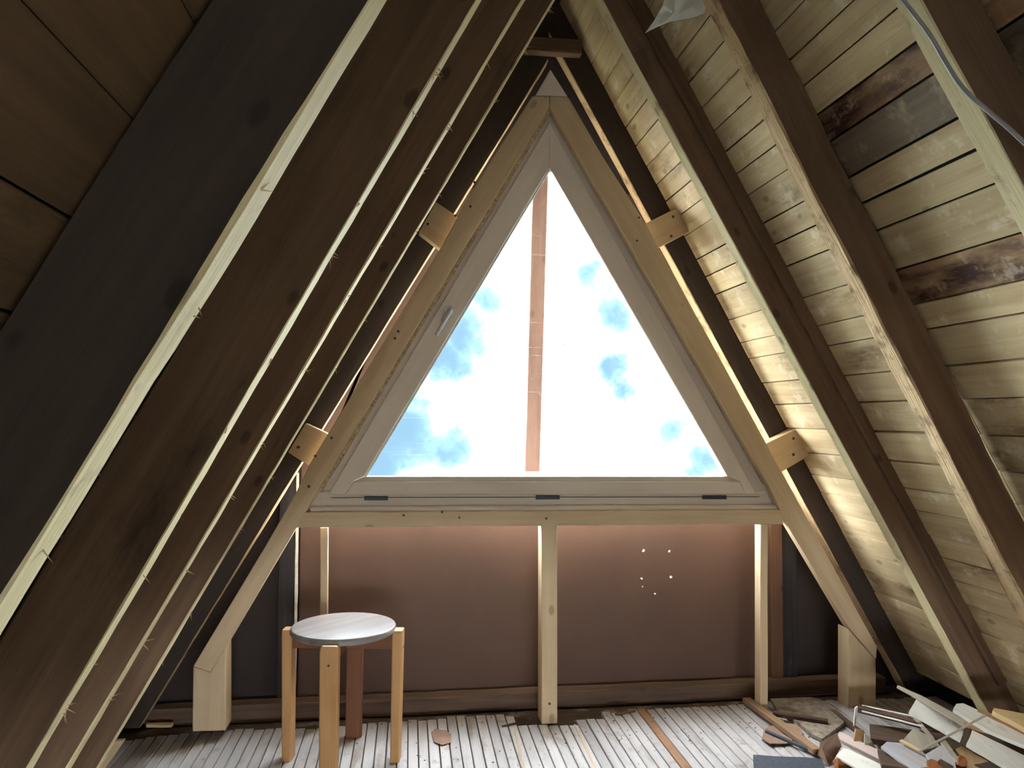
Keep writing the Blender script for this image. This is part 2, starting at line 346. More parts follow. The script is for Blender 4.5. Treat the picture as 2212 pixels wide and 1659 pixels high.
# ridge capping over the gap
cap = RIDGE.z+.115/math.cos(TH)
pr = [(XR-.12, cap-.13), (XR, cap+.12), (XR+.12, cap-.13), (XR+.16, cap-.13), (XR, cap+.18), (XR-.16, cap-.13)]
prism('ridge_cap', [(a, 0, b) for a, b in pr], Y_REAR, Y_EAVE, M['tar'], ceil, grain=(1, 0, 0), bevel=0)

# ------------------------------------------------------------------ floor
floor = thing('floor', kind='structure')
mk('subfloor', [(-1.4, Y_REAR, -.06), (2.6, Y_REAR, -.06), (2.6, 3.3, -.06), (-1.4, 3.3, -.06), (-1.4, Y_REAR, -.022), (2.6, Y_REAR, -.022), (2.6, 3.3, -.022), (-1.4, 3.3, -.022)],
   [(0, 1, 2, 3), (4, 5, 6, 7), (0, 1, 5, 4), (1, 2, 6, 5), (2, 3, 7, 6), (3, 0, 4, 7)], M['sub'], floor)
x = -1.12; i = 0
while x < 2.16:
    wd = .0375*rnd.uniform(.95, 1.05)
    yend = 3.0 + .03*mnoise.noise(V((x*2.3, 0, 0))) + rnd.uniform(-.012, .008)
    if .40 < x < .72: yend -= .10 if x < .60 else .06
    if x < -.62: yend = 3.02 - (-.62-x)*.20
    if x < -.3 and x > -.75: yend -= .02
    mt = M['floor_brown'] if abs(x-.905) < .02 else M['floor']
    g = .0035
    zt = rnd.uniform(-.0012, .0012)
    beam('floor_board', (x, Y_REAR, 0), (x, yend, 0), (1, 0, 0), (g/2, wd-g/2), (-.018+zt, zt) if basis((0, 1, 0), (1, 0, 0)).col[2][2] > 0 else (-zt, .018-zt), mt, floor, segs=10, jit=.0008, ch=.002, seed=i)
    x += wd; i += 1
# pale strips painted in for light coming up through the board gaps
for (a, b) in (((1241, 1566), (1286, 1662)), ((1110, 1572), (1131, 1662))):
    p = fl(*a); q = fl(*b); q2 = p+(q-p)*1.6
    beam('slit_light_strip', p+V((0, 0, .001)), q2+V((0, 0, .001)), (1, 0, 0), (-.002, .003), (-.003, .002), M['pine'], floor, segs=8, jit=.0015, ch=.0005)

# ------------------------------------------------------------------ gable wall
WY = 3.18
GL, GR, GT = at(787, 1028, 2.96), at(1572, 1028, 2.96), at(1187, 362, 2.96)
wall = thing('wall_back', kind='structure')
def roofx(z, sd, d=.10): return XR + sd*((ZR - z)/math.tan(TH) + d/math.sin(TH))
ew = .15                                              # the opening cut in the boarding reaches this far outside the glass
dirL = (V((GT.x, 0, GT.z))-V((GL.x, 0, GL.z))).normalized(); dirR = (V((GT.x, 0, GT.z))-V((GR.x, 0, GR.z))).normalized()
slL = (GT.z-GL.z)/(GT.x-GL.x); slR = (GT.z-GR.z)/(GT.x-GR.x)
zo = .752
def openL(z): return GL.x - ew/math.sin(math.atan(slL)) + (z-GL.z)/slL
def openR(z): return GR.x + ew/math.sin(math.atan(-slR)) + (z-GR.z)/slR
zap = GT.z + .24
Z1 = at(1025, 405, WY).z                                # joint between the lower and the upper sheets
Z0 = -.02
sl_, sr_ = -.432, 1.56
prism('wall_sheet', [(sl_, 0, Z0), (sr_, 0, Z0), (sr_, 0, zo), (sl_, 0, zo)], WY, WY+.012, M['sheet'], wall, grain=(1, 0, 0))
prism('wall_sheet', [(sl_, 0, zo), (openL(zo), 0, zo), (openL(Z1), 0, Z1), (roofx(Z1, -1), 0, Z1), (sl_, 0, 1.05)], WY, WY+.012, M['sheet'], wall, grain=(1, 0, 0))
prism('wall_sheet', [(openR(zo), 0, zo), (sr_, 0, zo), (sr_, 0, 1.0), (roofx(Z1, 1), 0, Z1), (openR(Z1), 0, Z1)], WY, WY+.012, M['sheet'], wall, grain=(1, 0, 0))
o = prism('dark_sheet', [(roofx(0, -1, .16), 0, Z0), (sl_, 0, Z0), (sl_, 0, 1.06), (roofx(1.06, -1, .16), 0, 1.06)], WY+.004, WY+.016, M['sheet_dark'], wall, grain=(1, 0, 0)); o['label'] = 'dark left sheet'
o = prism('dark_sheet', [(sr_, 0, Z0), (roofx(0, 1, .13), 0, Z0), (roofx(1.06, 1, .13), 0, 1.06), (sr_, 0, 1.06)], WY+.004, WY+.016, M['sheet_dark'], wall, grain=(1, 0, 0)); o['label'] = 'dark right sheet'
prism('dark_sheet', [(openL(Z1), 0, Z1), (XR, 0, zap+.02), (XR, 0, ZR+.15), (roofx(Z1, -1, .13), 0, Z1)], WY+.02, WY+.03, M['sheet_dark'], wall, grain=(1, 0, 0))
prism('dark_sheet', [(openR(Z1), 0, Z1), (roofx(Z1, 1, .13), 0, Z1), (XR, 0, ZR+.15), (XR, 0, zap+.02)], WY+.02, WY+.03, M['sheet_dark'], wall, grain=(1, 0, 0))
# outer cladding keeps the daylight out round the opening
ap = (XR, 0, GT.z+.17)
prism('outer_cladding', [(roofx(-.05, -1, .17), 0, -.05), (roofx(-.05, 1, .15), 0, -.05), (openR(zo)+.1, 0, zo-.03), (openL(zo)-.1, 0, zo-.03)], WY+.045, WY+.065, M['tar'], wall, grain=(1, 0, 0), bevel=0)
prism('outer_cladding', [(roofx(-.05, -1, .17), 0, -.05), (openL(zo)-.1, 0, zo-.03), (XR, 0, zap+.03), (XR, 0, ZR+.2)], WY+.045, WY+.065, M['tar'], wall, grain=(1, 0, 0), bevel=0)
prism('outer_cladding', [(roofx(-.05, 1, .15), 0, -.05), (XR, 0, ZR+.2), (XR, 0, zap+.03), (openR(zo)+.1, 0, zo-.03)], WY+.045, WY+.065, M['tar'], wall, grain=(1, 0, 0), bevel=0)
# old dark studs and the batten on the boarding
def upright(name, x0, x1, z1, mat, yy=WY, th=.03, parent=wall, z1b=None):
    prism(name, [(x0, 0, -.02), (x1, 0, -.02), (x1, 0, z1b or z1), (x0, 0, z1)], yy-th, yy, mat, parent, grain=(0, 0, 1))
a, b = at(600, 1300, 3.15), at(637, 1300, 3.15); upright('tarred_post', a.x, b.x, .90, M['oldstud'], z1b=1.0)
a, b = at(1689, 1300, 3.15), at(1722, 1300, 3.15); upright('tarred_post', a.x, b.x, .95, M['oldstud'], z1b=.88)
a, b = at(1664, 1300, 3.15), at(1689, 1300, 3.15); upright('brown_batten', a.x, b.x, .90, M['brownstud'], th=.04)
a = at(636, 1300, 3.14); b = at(641, 1300, 3.14)
beam('mortar_line', (a.x, 3.15, .05), (a.x, 3.15, .93), (1, 0, 0), (0, b.x-a.x), (-.004, .004), M['mortar_and_hole_light'], wall, segs=30, jit=.003, ch=.001)
for (x_, y_, s) in ((1390, 1190, 1.), (1446, 1191, 1.), (1386, 1250, 1.), (1449, 1247, 1.2), (1415, 1283, .8), (1388, 1267, .6)):  # white flecks stand in for light showing through small holes
    p = at(x_, y_, WY-.002); vs_ = []
    for k in range(7):
        a = k*2*math.pi/7; rr = .0065*s*rnd.uniform(.6, 1.2); vs_.append((rr*math.cos(a), 0, rr*math.sin(a)))
    n = len(vs_); vs_ += [(v[0]*.5, -.004, v[2]*.5) for v in vs_]
    mk('hole_light_fleck', vs_, [tuple(range(n)), tuple(range(n, 2*n))]+[(k, (k+1) % n, n+(k+1) % n, n+k) for k in range(n)], M['mortar_and_hole_light'], wall, Matrix.Translation(p))
# apex boards
for (ya, yb) in ((-40, 26), (28, 62), (64, 96)):
    za, zb = at(1190, yb, 3.16).z, at(1190, ya, 3.16).z
    beam('apex_board', (XR-.26, 3.12, za), (XR+.26, 3.12, za), (0, 0, 1), (0, zb-za), (-.012, .012), M['rafter'], wall)
sill = beam('sill', (-.98, 3.13, .015), (2.02, 3.13, .015), (0, 0, 1), (-.03, .035), (-.025, .04), M['scrapdark'], None, segs=24, jit=.006)
tag(sill, 'rough old horizontal sill timber along the foot of the gable wall', 'beam')

# ------------------------------------------------------------------ rafters
def splinters(parent, p0, p1, n, size, seed, t):
    r = random.Random(seed); bm = bmesh.new(); d = p1-p0
    for k in range(n):
        q = p0+d*((k+r.uniform(.2, .8))/n) + V((0, t*r.uniform(.2, .95), 0))
        for s in range(r.randint(1, 4)):
            v = V((r.uniform(-.4, 1), r.uniform(-.3, .3), r.uniform(-1, .3))).normalized()*size*r.uniform(.4, 1.3)
            o1 = v.orthogonal().normalized()*size*.07; o2 = v.cross(o1).normalized()*size*.07
            st = q + d.normalized()*r.uniform(-.5, .5)*size
            a = [bm.verts.new(st+o1), bm.verts.new(st-o1*.5+o2), bm.verts.new(st-o1*.5-o2)]; e = bm.verts.new(st+v)
            for i in range(3): bm.faces.new((a[i], a[(i+1) % 3], e))
            bm.faces.new(a)
    me = bpy.data.meshes.new('splinters'); bm.to_mesh(me); bm.free(); me.materials.append(M['pine'])
    o = bpy.data.objects.new('splinters', me); C.objects.link(o); o['kind'] = 'stuff'; place(o, Matrix(), parent)
tS = math.tan(TH)
def rafter(sd, pt, pb, Y, t, label, h=None, bad=0.0, seed=0, n=14, mat=None, jit=.0022, edge='edge'):
    edge = M[edge] if edge else None
    a, b = at(*pt, Y), at(*pb, Y); h = h or DEP[sd]-.002; d = (a-b)
    top = b + d*((XR-b.x)/d.x); bot = b + d*((-b.z)/d.z)
    root = thing('rafter', label, 'rafter', loc=bot)
    B = basis(top-bot, (0, 1, 0)); s = 1 if V(B.col[2][:3]).dot(NO[sd]) > 0 else -1
    zz = (0, h) if s > 0 else (-h, 0)
    o = beam('timber', bot, top, (0, 1, 0), (0, t), zz, mat or M['rafter'], root, segs=70, jit=jit, sh0=-s/tS*1, sh1=s*tS, seed=seed)
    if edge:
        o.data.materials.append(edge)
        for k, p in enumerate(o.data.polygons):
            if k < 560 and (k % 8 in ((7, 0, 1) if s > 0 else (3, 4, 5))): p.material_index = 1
    if n: splinters(root, bot, top, n, .020, seed, t)
    return root
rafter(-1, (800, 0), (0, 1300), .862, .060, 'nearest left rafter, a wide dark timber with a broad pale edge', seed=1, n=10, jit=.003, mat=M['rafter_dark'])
rafter(-1, (1030, 0), (65, 1650), 1.416, .052, 'second rafter from the left, brown face with a splintered pale edge', seed=2, n=20)
rafter(-1, (1128, 0), (150, 1650), 1.855, .052, 'third rafter from the left, warm brown face with thin pale edge', seed=3, n=18)
rafter(-1, (1195, 0), (340, 1440), 2.448, .052, 'fourth rafter from the left, nearest the window, orange-brown narrow face', seed=4, n=12)
rafter(1, (1300, 0), (2120, 1515), 2.458, .055, 'right rafter nearest the window, with straight clean pale edge', seed=5, n=4)
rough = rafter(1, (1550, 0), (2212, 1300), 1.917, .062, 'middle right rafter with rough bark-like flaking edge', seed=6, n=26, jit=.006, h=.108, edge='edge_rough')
rafter(1, (1990, 0), (2212, 405), 1.32, .060, 'nearest right rafter in the upper right corner, grey cable beside it', seed=7, n=0)
# a second thinner timber nailed along the rafter next to the window
a, b = at(1300, 0, 2.50), at(2120, 1515, 2.50); d = (b-a).normalized()
q0, q1 = a+d*.05+NO[1]*.055, b+NO[1]*.055
o = beam('batten', q0, q1-d*.05, (0, 1, 0), (-.062, -.043), (0, .05) if V(basis(q1-q0, (0, 1, 0)).col[2][:3]).dot(NO[1]) > 0 else (-.05, 0), M['rafter'], segs=30, jit=.002, seed=55)
tag(o, 'thin brown batten nailed on the side of the right rafter nearest the window', 'batten')
# wall rafters
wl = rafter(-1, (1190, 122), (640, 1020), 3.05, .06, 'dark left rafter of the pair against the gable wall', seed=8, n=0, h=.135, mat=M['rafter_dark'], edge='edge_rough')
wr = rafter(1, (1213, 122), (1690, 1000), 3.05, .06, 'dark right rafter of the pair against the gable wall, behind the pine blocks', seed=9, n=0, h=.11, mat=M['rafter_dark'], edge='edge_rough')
# collar between them at the peak
zc = at(1190, 122, 3.04).z
o = beam('collar_beam', (XR-.12, 3.025, zc-.0), (XR+.13, 3.025, zc+.002), (0, 0, 1), (0, .06), (-.022, .022), M['rafter'], segs=4, jit=.001)
tag(o, 'short dark collar beam joining the wall rafters at the peak', 'beam')

# ------------------------------------------------------------------ window
FY = 2.951
win = thing('window_1', kind='structure', loc=(XR, FY, .80))
def P(x, y, Y=FY): return at(x, y, Y)
fixed = prism('window_frame', [P(645, 1107), P(1697, 1101), P(1672, 1060), P(672, 1060)], FY, FY+.05, M['frame'], win, grain=(1, 0, 0))
prism('left_jamb', [P(664, 1070), P(728, 1069), P(1187, 292), P(1187, 206)], FY+.006, FY+.055, M['frame'], fixed, grain=P(1187, 232)-P(690, 1070))
prism('right_jamb', [P(1684, 1068), P(1187, 206), P(1187, 292), P(1618, 1068)], FY+.006, FY+.055, M['frame'], fixed, grain=P(1187, 232)-P(1660, 1068))
mo = beam('bottom_lip', P(672, 1094, FY-.012), P(1680, 1090, FY-.012), (0, 0, 1), (-.022, .0), (-.012, .012), M['frame'], fixed, ch=.005)
# sash
SY = FY-.012
s = prism('sash', [P(763, 1040, SY), P(1597, 1040, SY), P(1612, 1067, SY), P(745, 1069, SY)], SY, SY+.05, M['frame'], win, grain=(1, 0, 0), bevel=.003)
prism('stile', [P(709, 1068, SY), P(745, 1069, SY), P(763, 1040, SY), P(787, 1029, SY), P(1187, 362, SY), P(1187, 264, SY)], SY, SY+.05, M['frame'], s, grain=P(1187, 264)-P(709, 1068), bevel=.003)
prism('stile', [P(1612, 1068, SY), P(1636, 1068, SY), P(1187, 264, SY), P(1187, 362, SY), P(1572, 1029, SY), P(1597, 1040, SY)], SY, SY+.05, M['frame'], s, grain=P(1187, 264)-P(1636, 1068), bevel=.003)
prism('inner_rail', [P(763, 1041, SY), P(787, 1030, SY), P(1572, 1030, SY), P(1597, 1041, SY)], SY+.012, SY+.048, M['frame'], s, grain=(1, 0, 0), bevel=.003)
GY = SY+.035
for (a, b) in (((789, 1030), (1187, 366)), ((1571, 1030), (1187, 366)), ((788, 1031), (1571, 1031))):
    a, b = P(*a, GY-.008), P(*b, GY-.008)
    beam('glazing_bead', a, b, (0, 1, 0), (0, .008), (-.0045, .0045), M['bead'], s, ch=.001)
prism('pane', [P(780, 1036, GY), P(1580, 1036, GY), P(1187, 352, GY)], GY, GY+.005, M['glass'], s, grain=(1, 0, 0), bevel=0)
for (x0, x1, y0) in ((787, 838, 1071), (1157, 1208, 1069), (1517, 1568, 1069)):
    beam('vent_cover', P(x0, y0+5, FY), P(x1, y0+5, FY), (0, 0, 1), (-.0075, .0075), (-.008, .008), M['rubber'], fixed, ch=.002)
beam('gasket', P(715, 1075, FY-.002), P(1640, 1073, FY-.002), (0, 0, 1), (-.001, .001), (-.003, .003), M['screw'], fixed, ch=.0003)
# handle
hb = disc('handle', P(970, 672, SY), (0, -1, 0), .021, .012, M['steel'], win, n=24, bev=.004)
tube('handle_lever', [P(973, 671, SY-.012), P(972, 673, SY-.035), P(968, 680, SY-.046), P(957, 700, SY-.047), P(942, 725, SY-.042)], (.0095, .0065), M['steel'], hb, sides=10)
tube('handle_neck', [P(972, 668, SY-.004), P(958, 694, SY-.006)], (.015, .010), M['steel'], hb, sides=10)
# foam seam left and right
for nm, pts, k in (('foam_seam', ((691, 1062), (1188, 240)), 1), ('foam_seam', ((1652, 1046), (1187, 231)), 2)):
    p0, p1 = P(*pts[0], 2.937), P(*pts[1], 2.937)
    beam(nm, p0, p1, (0, 1, 0), (-.006, .02), (-.007 if k == 1 else -.003, .007 if k == 1 else .003), M['foam'], win, segs=110, jit=.004 if k == 1 else .0015, ch=.002, seed=k+70)

# ------------------------------------------------------------------ new pine framing round the window
KY, KT = 2.905, .044
def stick(name, pts, y0, y1, label, cat, grain, mat='pine', group=None, loc=None):
    o = prism(name, pts, y0, y1, M[mat], None, grain=grain, bevel=.0025); tag(o, label, cat, group); return o
def screw(o, x_, y_, Y, r=.005): disc('screw', at(x_, y_, Y), (0, -1, 0), r, .0015, M['screw'], o, n=12)
KP = lambda x_, y_: at(x_, y_, KY)
ls = stick('stud', [KP(1150, 207), KP(1187, 207), KP(1187, 232), KP(686, 1062), KP(659, 1108), KP(640, 1140), KP(492, 1392), KP(455, 1452), KP(417, 1440), KP(572, 1182), KP(638, 1068), KP(668, 1004), KP(954, 532), KP(1022, 408)], KY, KY+KT,
      'long slanting new pine stud on the left side of the triangular window', 'stud', KP(1150, 207)-KP(417, 1440))
rs = stick('stud', [KP(1188, 207), KP(1228, 210), KP(1300, 335), KP(1395, 483), KP(1690, 1021), KP(1895, 1398), KP(1893, 1425), KP(1833, 1356), KP(1700, 1132), KP(1660, 1048), KP(1188, 232)], KY, KY+KT,
      'long slanting new pine stud on the right side of the triangular window', 'stud', KP(1188, 232)-KP(1850, 1370))
for q in ((1016, 446), (1025, 394), (860, 716), (853, 731), (716, 946), (681, 985), (667, 1051)): screw(ls, *q, KY)
for q in ((1376, 520), (1380, 470)): screw(rs, *q, KY, .004)
hd = beam('header_beam', KP(641, 1123), KP(1692, 1117), (0, 0, 1), (-.0285, .028), (-.0, .044) if basis(KP(1692, 1117)-KP(641, 1123), (0, 0, 1)).col[2][1] > 0 else (-.044, 0), M['pine'], None, segs=14, jit=.0008)
tag(hd, 'horizontal new pine beam directly under the triangular window', 'beam')
for q in ((872, 1113), (992, 1118), (955, 1106), (1180, 1120)): screw(hd, *q, KY, .0045)
def post(x0, x1, y0, y1, Y, t, label, xb=None, name='post'):
    p0, p1 = at((x0+x1)/2, y1, Y), at(((xb or x0+x1)/2) if xb else (x0+x1)/2, y0, Y)
    wd = (at(x1, y0, Y)-at(x0, y0, Y)).x
    p0.z = 0; p1.z = at(x0, y0, Y).z; p0.x = at((x0+x1)/2, 1500, Y).x; p0.y = p1.y = Y
    B = basis(p1-p0, (0, 1, 0)); o = beam(name, p0, p1, (0, 1, 0), (0, t), (-wd/2, wd/2), M['pine'], None, segs=14, jit=.001, seed=int(x0))
    return tag(o, label, 'post')
cp = post(1170, 1204, 1132, 1560, KY, .085, 'upright pine post in the middle under the window beam')
screw(cp, 1187, 1520, KY)
post(692, 708, 1140, 1540, 2.965, .03, 'thin upright pine post behind the round stool')
post(1643, 1659, 1131, 1515, 2.925, .055, 'thin upright pine post near the right end of the window beam')
lf = stick('post', [KP(415, 1581), KP(487, 1579), KP(487, 1395), KP(455, 1453), KP(417, 1441)], KY+.002, KY+KT+.05, 'short wide pine post carrying the foot of the left slanting stud', 'post', (0, 0, 1))
rf = stick('post', [KP(1833, 1533), KP(1893, 1532), KP(1893, 1427), KP(1833, 1358)], KY+.002, KY+KT+.035, 'short wide pine post carrying the foot of the right slanting stud', 'post', (0, 0, 1))
tp = stick('filler_piece', [KP(1190, 147), KP(1156, 205), KP(1228, 207)], KY+.01, KY+.05, 'small triangular wooden filler above the window peak', 'filler', (1, 0, 0), mat='frame')
# back cavity ledges
BY = 2.99
def block(pts, label, scr, Y=2.985):
    o = prism('block', [at(x_, y_, Y) for x_, y_ in pts], Y, 3.048, M['pine'], None, grain=at(*pts[1], Y)-at(*pts[0], Y), bevel=.002); tag(o, label, 'block')
    for q in scr: screw(o, *q, Y, .0055)
block([(942, 436), (1004, 478), (964, 546), (905, 501)], 'upper left pine block tying the window stud to the wall rafter', ((924, 484), (984, 466)))
block([(660, 914), (716, 941), (676, 1012), (622, 977)], 'lower left pine block tying the window stud to the wall rafter', ((644, 966), (716, 946)))
block([(1386, 487), (1469, 445), (1498, 495), (1413, 540)], 'upper right pine block tying the window stud to the wall rafter', ((1454, 468), (1450, 510)))
block([(1645, 963), (1729, 922), (1761, 977), (1684, 1022)], 'lower right pine block tying the window stud to the wall rafter', ((1714, 947), (1714, 982)))
# outdoor post under the overhang
p0, p1 = at(1150, 1019, 3.45), at(1170, 330, 3.45)
wd = .069; dd = p1-p0; top = p0+dd*((ZR+.02-p0.z)/dd.z)
o = beam('outdoor_post', p0, top, (0, 1, 0), (0, .06), (-wd/2, wd/2), M['pinkpost'], None, segs=10, jit=.001)
tag(o, 'brown timber post hanging outside behind the window glass', 'post')

# ------------------------------------------------------------------ stool
c = V((-.217, 2.698, 0)); ax = V((.36, -.052, 0)).normalized(); ay = V((-ax.y, ax.x, 0))
stool = thing('stool', 'round wooden four-legged stool with a worn shiny seat under the window', 'stool', loc=c)
disc('seat', c+V((0, 0, .424)), (0, 0, 1), .176, .022, M['seat'], stool, n=64, bev=.006)
for k, (d, dk) in enumerate(((-ax, 0), (-ay, 0), (ax, 0), (ay, 1))):
    tdir = V((-d.y, d.x, 0)); t_, w_ = .034, .060; top_z = .434
    a = c+d*.1815; b = c+d*.1865
    vs_, fs = [], []; rows = []
    prof = [(0, .0), (.003, 1)]                   # foot, then up the leg; rounded shoulders at the top
    N_ = 10; zs = [0, .05, .2, .38] + [top_z-.022+.022*math.sin(math.pi/2*i/5) for i in range(6)]
    sh = [1, 1, 1, 1] + [math.cos(math.pi/2*i/5*.93)*.32+.68 for i in range(6)]
    B = Matrix((d, tdir, V((0, 0, 1)))).transposed().to_4x4(); B.translation = a
    for z, q in zip(zs, sh):
        f = z/top_z; cx_ = .005*f; hw = w_/2*q*(.93+.07*f) if z > .3 else w_/2*(.93+.07*f); ht = t_/2*(.9+.1*f); cc = .004
        for (xx, yy) in ((-ht+cc, -hw), (ht-cc, -hw), (ht, -hw+cc), (ht, hw-cc), (ht-cc, hw), (-ht+cc, hw), (-ht, hw-cc), (-ht, -hw+cc)): vs_.append((xx+cx_, yy, z))
    nr = len(zs)
    for i in range(nr-1):
        for j in range(8): fs.append((i*8+j, i*8+(j+1) % 8, i*8+8+(j+1) % 8, i*8+8+j))
    fs.append(tuple(range(8))); fs.append(tuple((nr-1)*8+j for j in range(8)))
    # grain runs along z: rotate local frame so that x is up
    Rz = Matrix(((0, 0, 1, 0), (0, 1, 0, 0), (-1, 0, 0, 0), (0, 0, 0, 1))); B2 = B @ Rz.inverted(); vs_ = [Rz @ V(v) for v in vs_]
    leg = mk('leg', vs_, fs, M['stooldark'] if dk else M['stool'], stool, B2)
    if dk: leg['label'] = 'redder back leg'
    sp = c+d*.2035+V((0, 0, .375)); disc('screw', sp, d, .004, .0012, M['screw'], leg, n=12)
for d in (ax, ay):
    beam('cross_rail', c-d*.168+V((0, 0, .40)), c+d*.168+V((0, 0, .40)), (0, 0, 1), (-.03, .024), (-.013, .013), M['stooldark'], stool, ch=.002)

# ------------------------------------------------------------------ floor litter
def flake(name, pix, z, th, mat, label, cat, curl=0.0, group=None):
    pts = [fl(x_, y_, z) for x_, y_ in pix]; c_ = sum(pts, V())/len(pts); n = len(pts)
    def up(p): return V((0, 0, curl*((p-c_).length/.06)**2))
    lo = [p-c_+up(p) for p in pts]; hi_ = [p+V((0, 0, th)) for p in lo]
    vs_ = lo+hi_+[V((0, 0, 0)), V((0, 0, th))]; fs = []
    for k in range(n):
        k2 = (k+1) % n; fs += [(k, k2, n+k2, n+k), (2*n, k2, k), (2*n+1, n+k, n+k2)]
    o = mk(name, vs_, fs, mat, None, Matrix.Translation(c_)); tag(o, label, cat, group); return o
flake('paper_scrap', [(932, 1584), (940, 1577), (965, 1580), (975, 1588), (974, 1606), (955, 1612), (938, 1604)], .002, .002, M['paper'], 'curled brown paper scrap on the floor right of the stool', 'scrap', .002)
flake('cardboard_piece', [(1650, 1578), (1682, 1566), (1722, 1570), (1736, 1588), (1700, 1610), (1662, 1612), (1646, 1600)], .003, .003, M['paper'], 'flat brown cardboard piece with torn edge left of the wood pile', 'scrap', .002)
flake('dusty_sheet', [(1664, 1515), (1752, 1512), (1772, 1517), (1801, 1538), (1824, 1567), (1776, 1604), (1750, 1590), (1728, 1570), (1681, 1541)], .004, .012, M['dustfelt'], 'grey fibrous dusty sheet lying before the right posts', 'sheet')
def lath(name, a, b, Ya, Yb, wd, th, mat, label, cat='scrap wood', face=(0, 0, 1), segs=8, jit=.0015, za=None, zb=None):
    p = at(*a, Ya) if za is None else fl(*a, za); q = at(*b, Yb) if zb is None else fl(*b, zb)
    d = (q-p).normalized(); zf = V(face); yd = zf.cross(d).normalized()
    o = beam(name, p, q, yd, (-wd/2, wd/2), (-th/2, th/2), M[mat], None, segs=segs, jit=jit, ch=min(.002, th*.25), seed=int(a[0]))
    return tag(o, label, cat)
# sticks lying on the floor
lath('stick', (1085, 1569), (1118, 1561), 0, 0, .008, .006, 'scrapdark', 'tiny dark splinter on the floor above the paper scrap', za=.004, zb=.004)
lath('stick', (1330, 1543), (1372, 1535), 0, 0, .010, .007, 'scrapdark', 'small dark stick on the floor near the wall right of the middle post', za=.004, zb=.004)
lath('stick', (1612, 1512), (1765, 1624), 0, 0, 0.034, .02, 'brownlath', 'long brown lath lying diagonally toward the wood pile', za=.018, zb=.02)
lath('stick', (1670, 1541), (1788, 1560), 0, 0, .024, .016, 'scrapdark', 'dark rusty bar lying on the dusty slab', za=.022, zb=.022)
lath('stick', (1655, 1580), (1768, 1628), 0, 0, .012, .012, 'felt', 'thin blue-black strip over the torn cardboard piece', za=.012, zb=.016)
lath('stick', (1800, 1536), (1862, 1585), 0, 0, .02, .015, 'scrapdark', 'brown stick running into the pile behind the brown paper', za=.012, zb=.02)
# small crumbs
bm = bmesh.new(); r = random.Random(3)
for k in range(240):
    px_, py_ = r.choice([(r.uniform(700, 1650), r.uniform(1535, 1655)), (r.uniform(1250, 1750), r.uniform(1510, 1600))]); p = fl(px_, py_, .001); s_ = r.uniform(.002, .006)
    if p.y > 3.0: p.y = 2.99
    q = [bm.verts.new(p+V((r.uniform(-1, 1)*s_, r.uniform(-1, 1)*s_, 0))) for _ in range(3)]; t = bm.verts.new(p+V((0, 0, s_*.7)))
    try:
        bm.faces.new(q)
        for i in range(3): bm.faces.new((q[i], q[(i+1) % 3], t))
    except ValueError: pass
me = bpy.data.meshes.new('floor_crumbs'); bm.to_mesh(me); bm.free(); me.materials.append(M['scrapdark'])
o = bpy.data.objects.new('floor_crumbs', me); C.objects.link(o); tag(o, 'dark crumbs and dust scattered over the pale floor boards', 'debris', kind='stuff')
# pale board end at the left foot of the roof
o = prism('board_end', [at(236, 1602, 2.70), at(268, 1600, 2.70), at(222, 1668, 2.70), at(196, 1668, 2.70)], 2.70, 2.72, M['pine'], None, grain=at(268, 1600, 2.7)-at(222, 1668, 2.7)); tag(o, 'pale board end leaning at the foot of the left rafters', 'board')
lath('stick', (318, 1567), (372, 1566), 0, 0, .02, .012, 'pine', 'small pale strip standing for an orange glow at the left foot of the roof', za=.008, zb=.008)  # added pale piece; its colour stands in for an orange glow

# ------------------------------------------------------------------ pile of scrap wood
def pslab(name, corners, h, tilt, th, mat, label, cat='scrap wood', roll=0.0):
    """flat piece lying in the pile: its first corner is h above the floor, its face tilted up towards the room"""
    n = V((math.sin(math.radians(roll)), -math.sin(math.radians(tilt)), math.cos(math.radians(tilt)))).normalized()
    p0 = fl(*corners[0], h); pts = []
    for c_ in corners:
        d = ray(*c_); pts.append(EYEV + d*((p0-EYEV).dot(n)/d.dot(n)))
    g = max(((pts[j]-pts[i]) for i in range(len(pts)) for j in range(i)), key=lambda v: v.length)
    c_ = sum(pts, V())/len(pts); x = (g-n*g.dot(n)).normalized(); y = n.cross(x)
    B = Matrix((x, y, n)).transposed().to_4x4(); B.translation = c_; Bi = B.inverted()
    rr = random.Random(len(label)); bm = bmesh.new(); top = []; k_ = len(pts)
    for i in range(k_):                       # slightly ragged outline
        a_, b_ = Bi @ pts[i], Bi @ pts[(i+1) % k_]; m_ = max(1, int((b_-a_).length/.025))
        for q in range(m_):
            v = a_.lerp(b_, q/m_)
            if q: v += V((rr.uniform(-1, 1), rr.uniform(-1, 1), 0))*.0012
            top.append((v.x, v.y))
    va = [bm.verts.new((a_, b_, 0)) for a_, b_ in top]; vb = [bm.verts.new((a_, b_, -th)) for a_, b_ in top]
    bm.faces.new(va); bm.faces.new(vb[::-1])
    for i in range(len(top)): bm.faces.new((va[i], vb[i], vb[(i+1) % len(top)], va[(i+1) % len(top)]))
    bmesh.ops.recalc_face_normals(bm, faces=bm.faces)
    me = bpy.data.meshes.new(name); bm.to_mesh(me); bm.free(); me.materials.append(M[mat])
    o = bpy.data.objects.new(name, me); C.objects.link(o); place(o, B, None); return tag(o, label, cat)
lath('scrap_board', (1720, 1700), (2260, 1720), 0, 0, .16, .02, 'scrapdark', 'wide dirty board at the bottom front of the wood pile', za=.012, zb=.02)
lath('scrap_board', (1880, 1585), (2270, 1640), 0, 0, .14, .02, 'scrapdark', 'wide dirty board deep in the middle of the wood pile', za=.03, zb=.035)
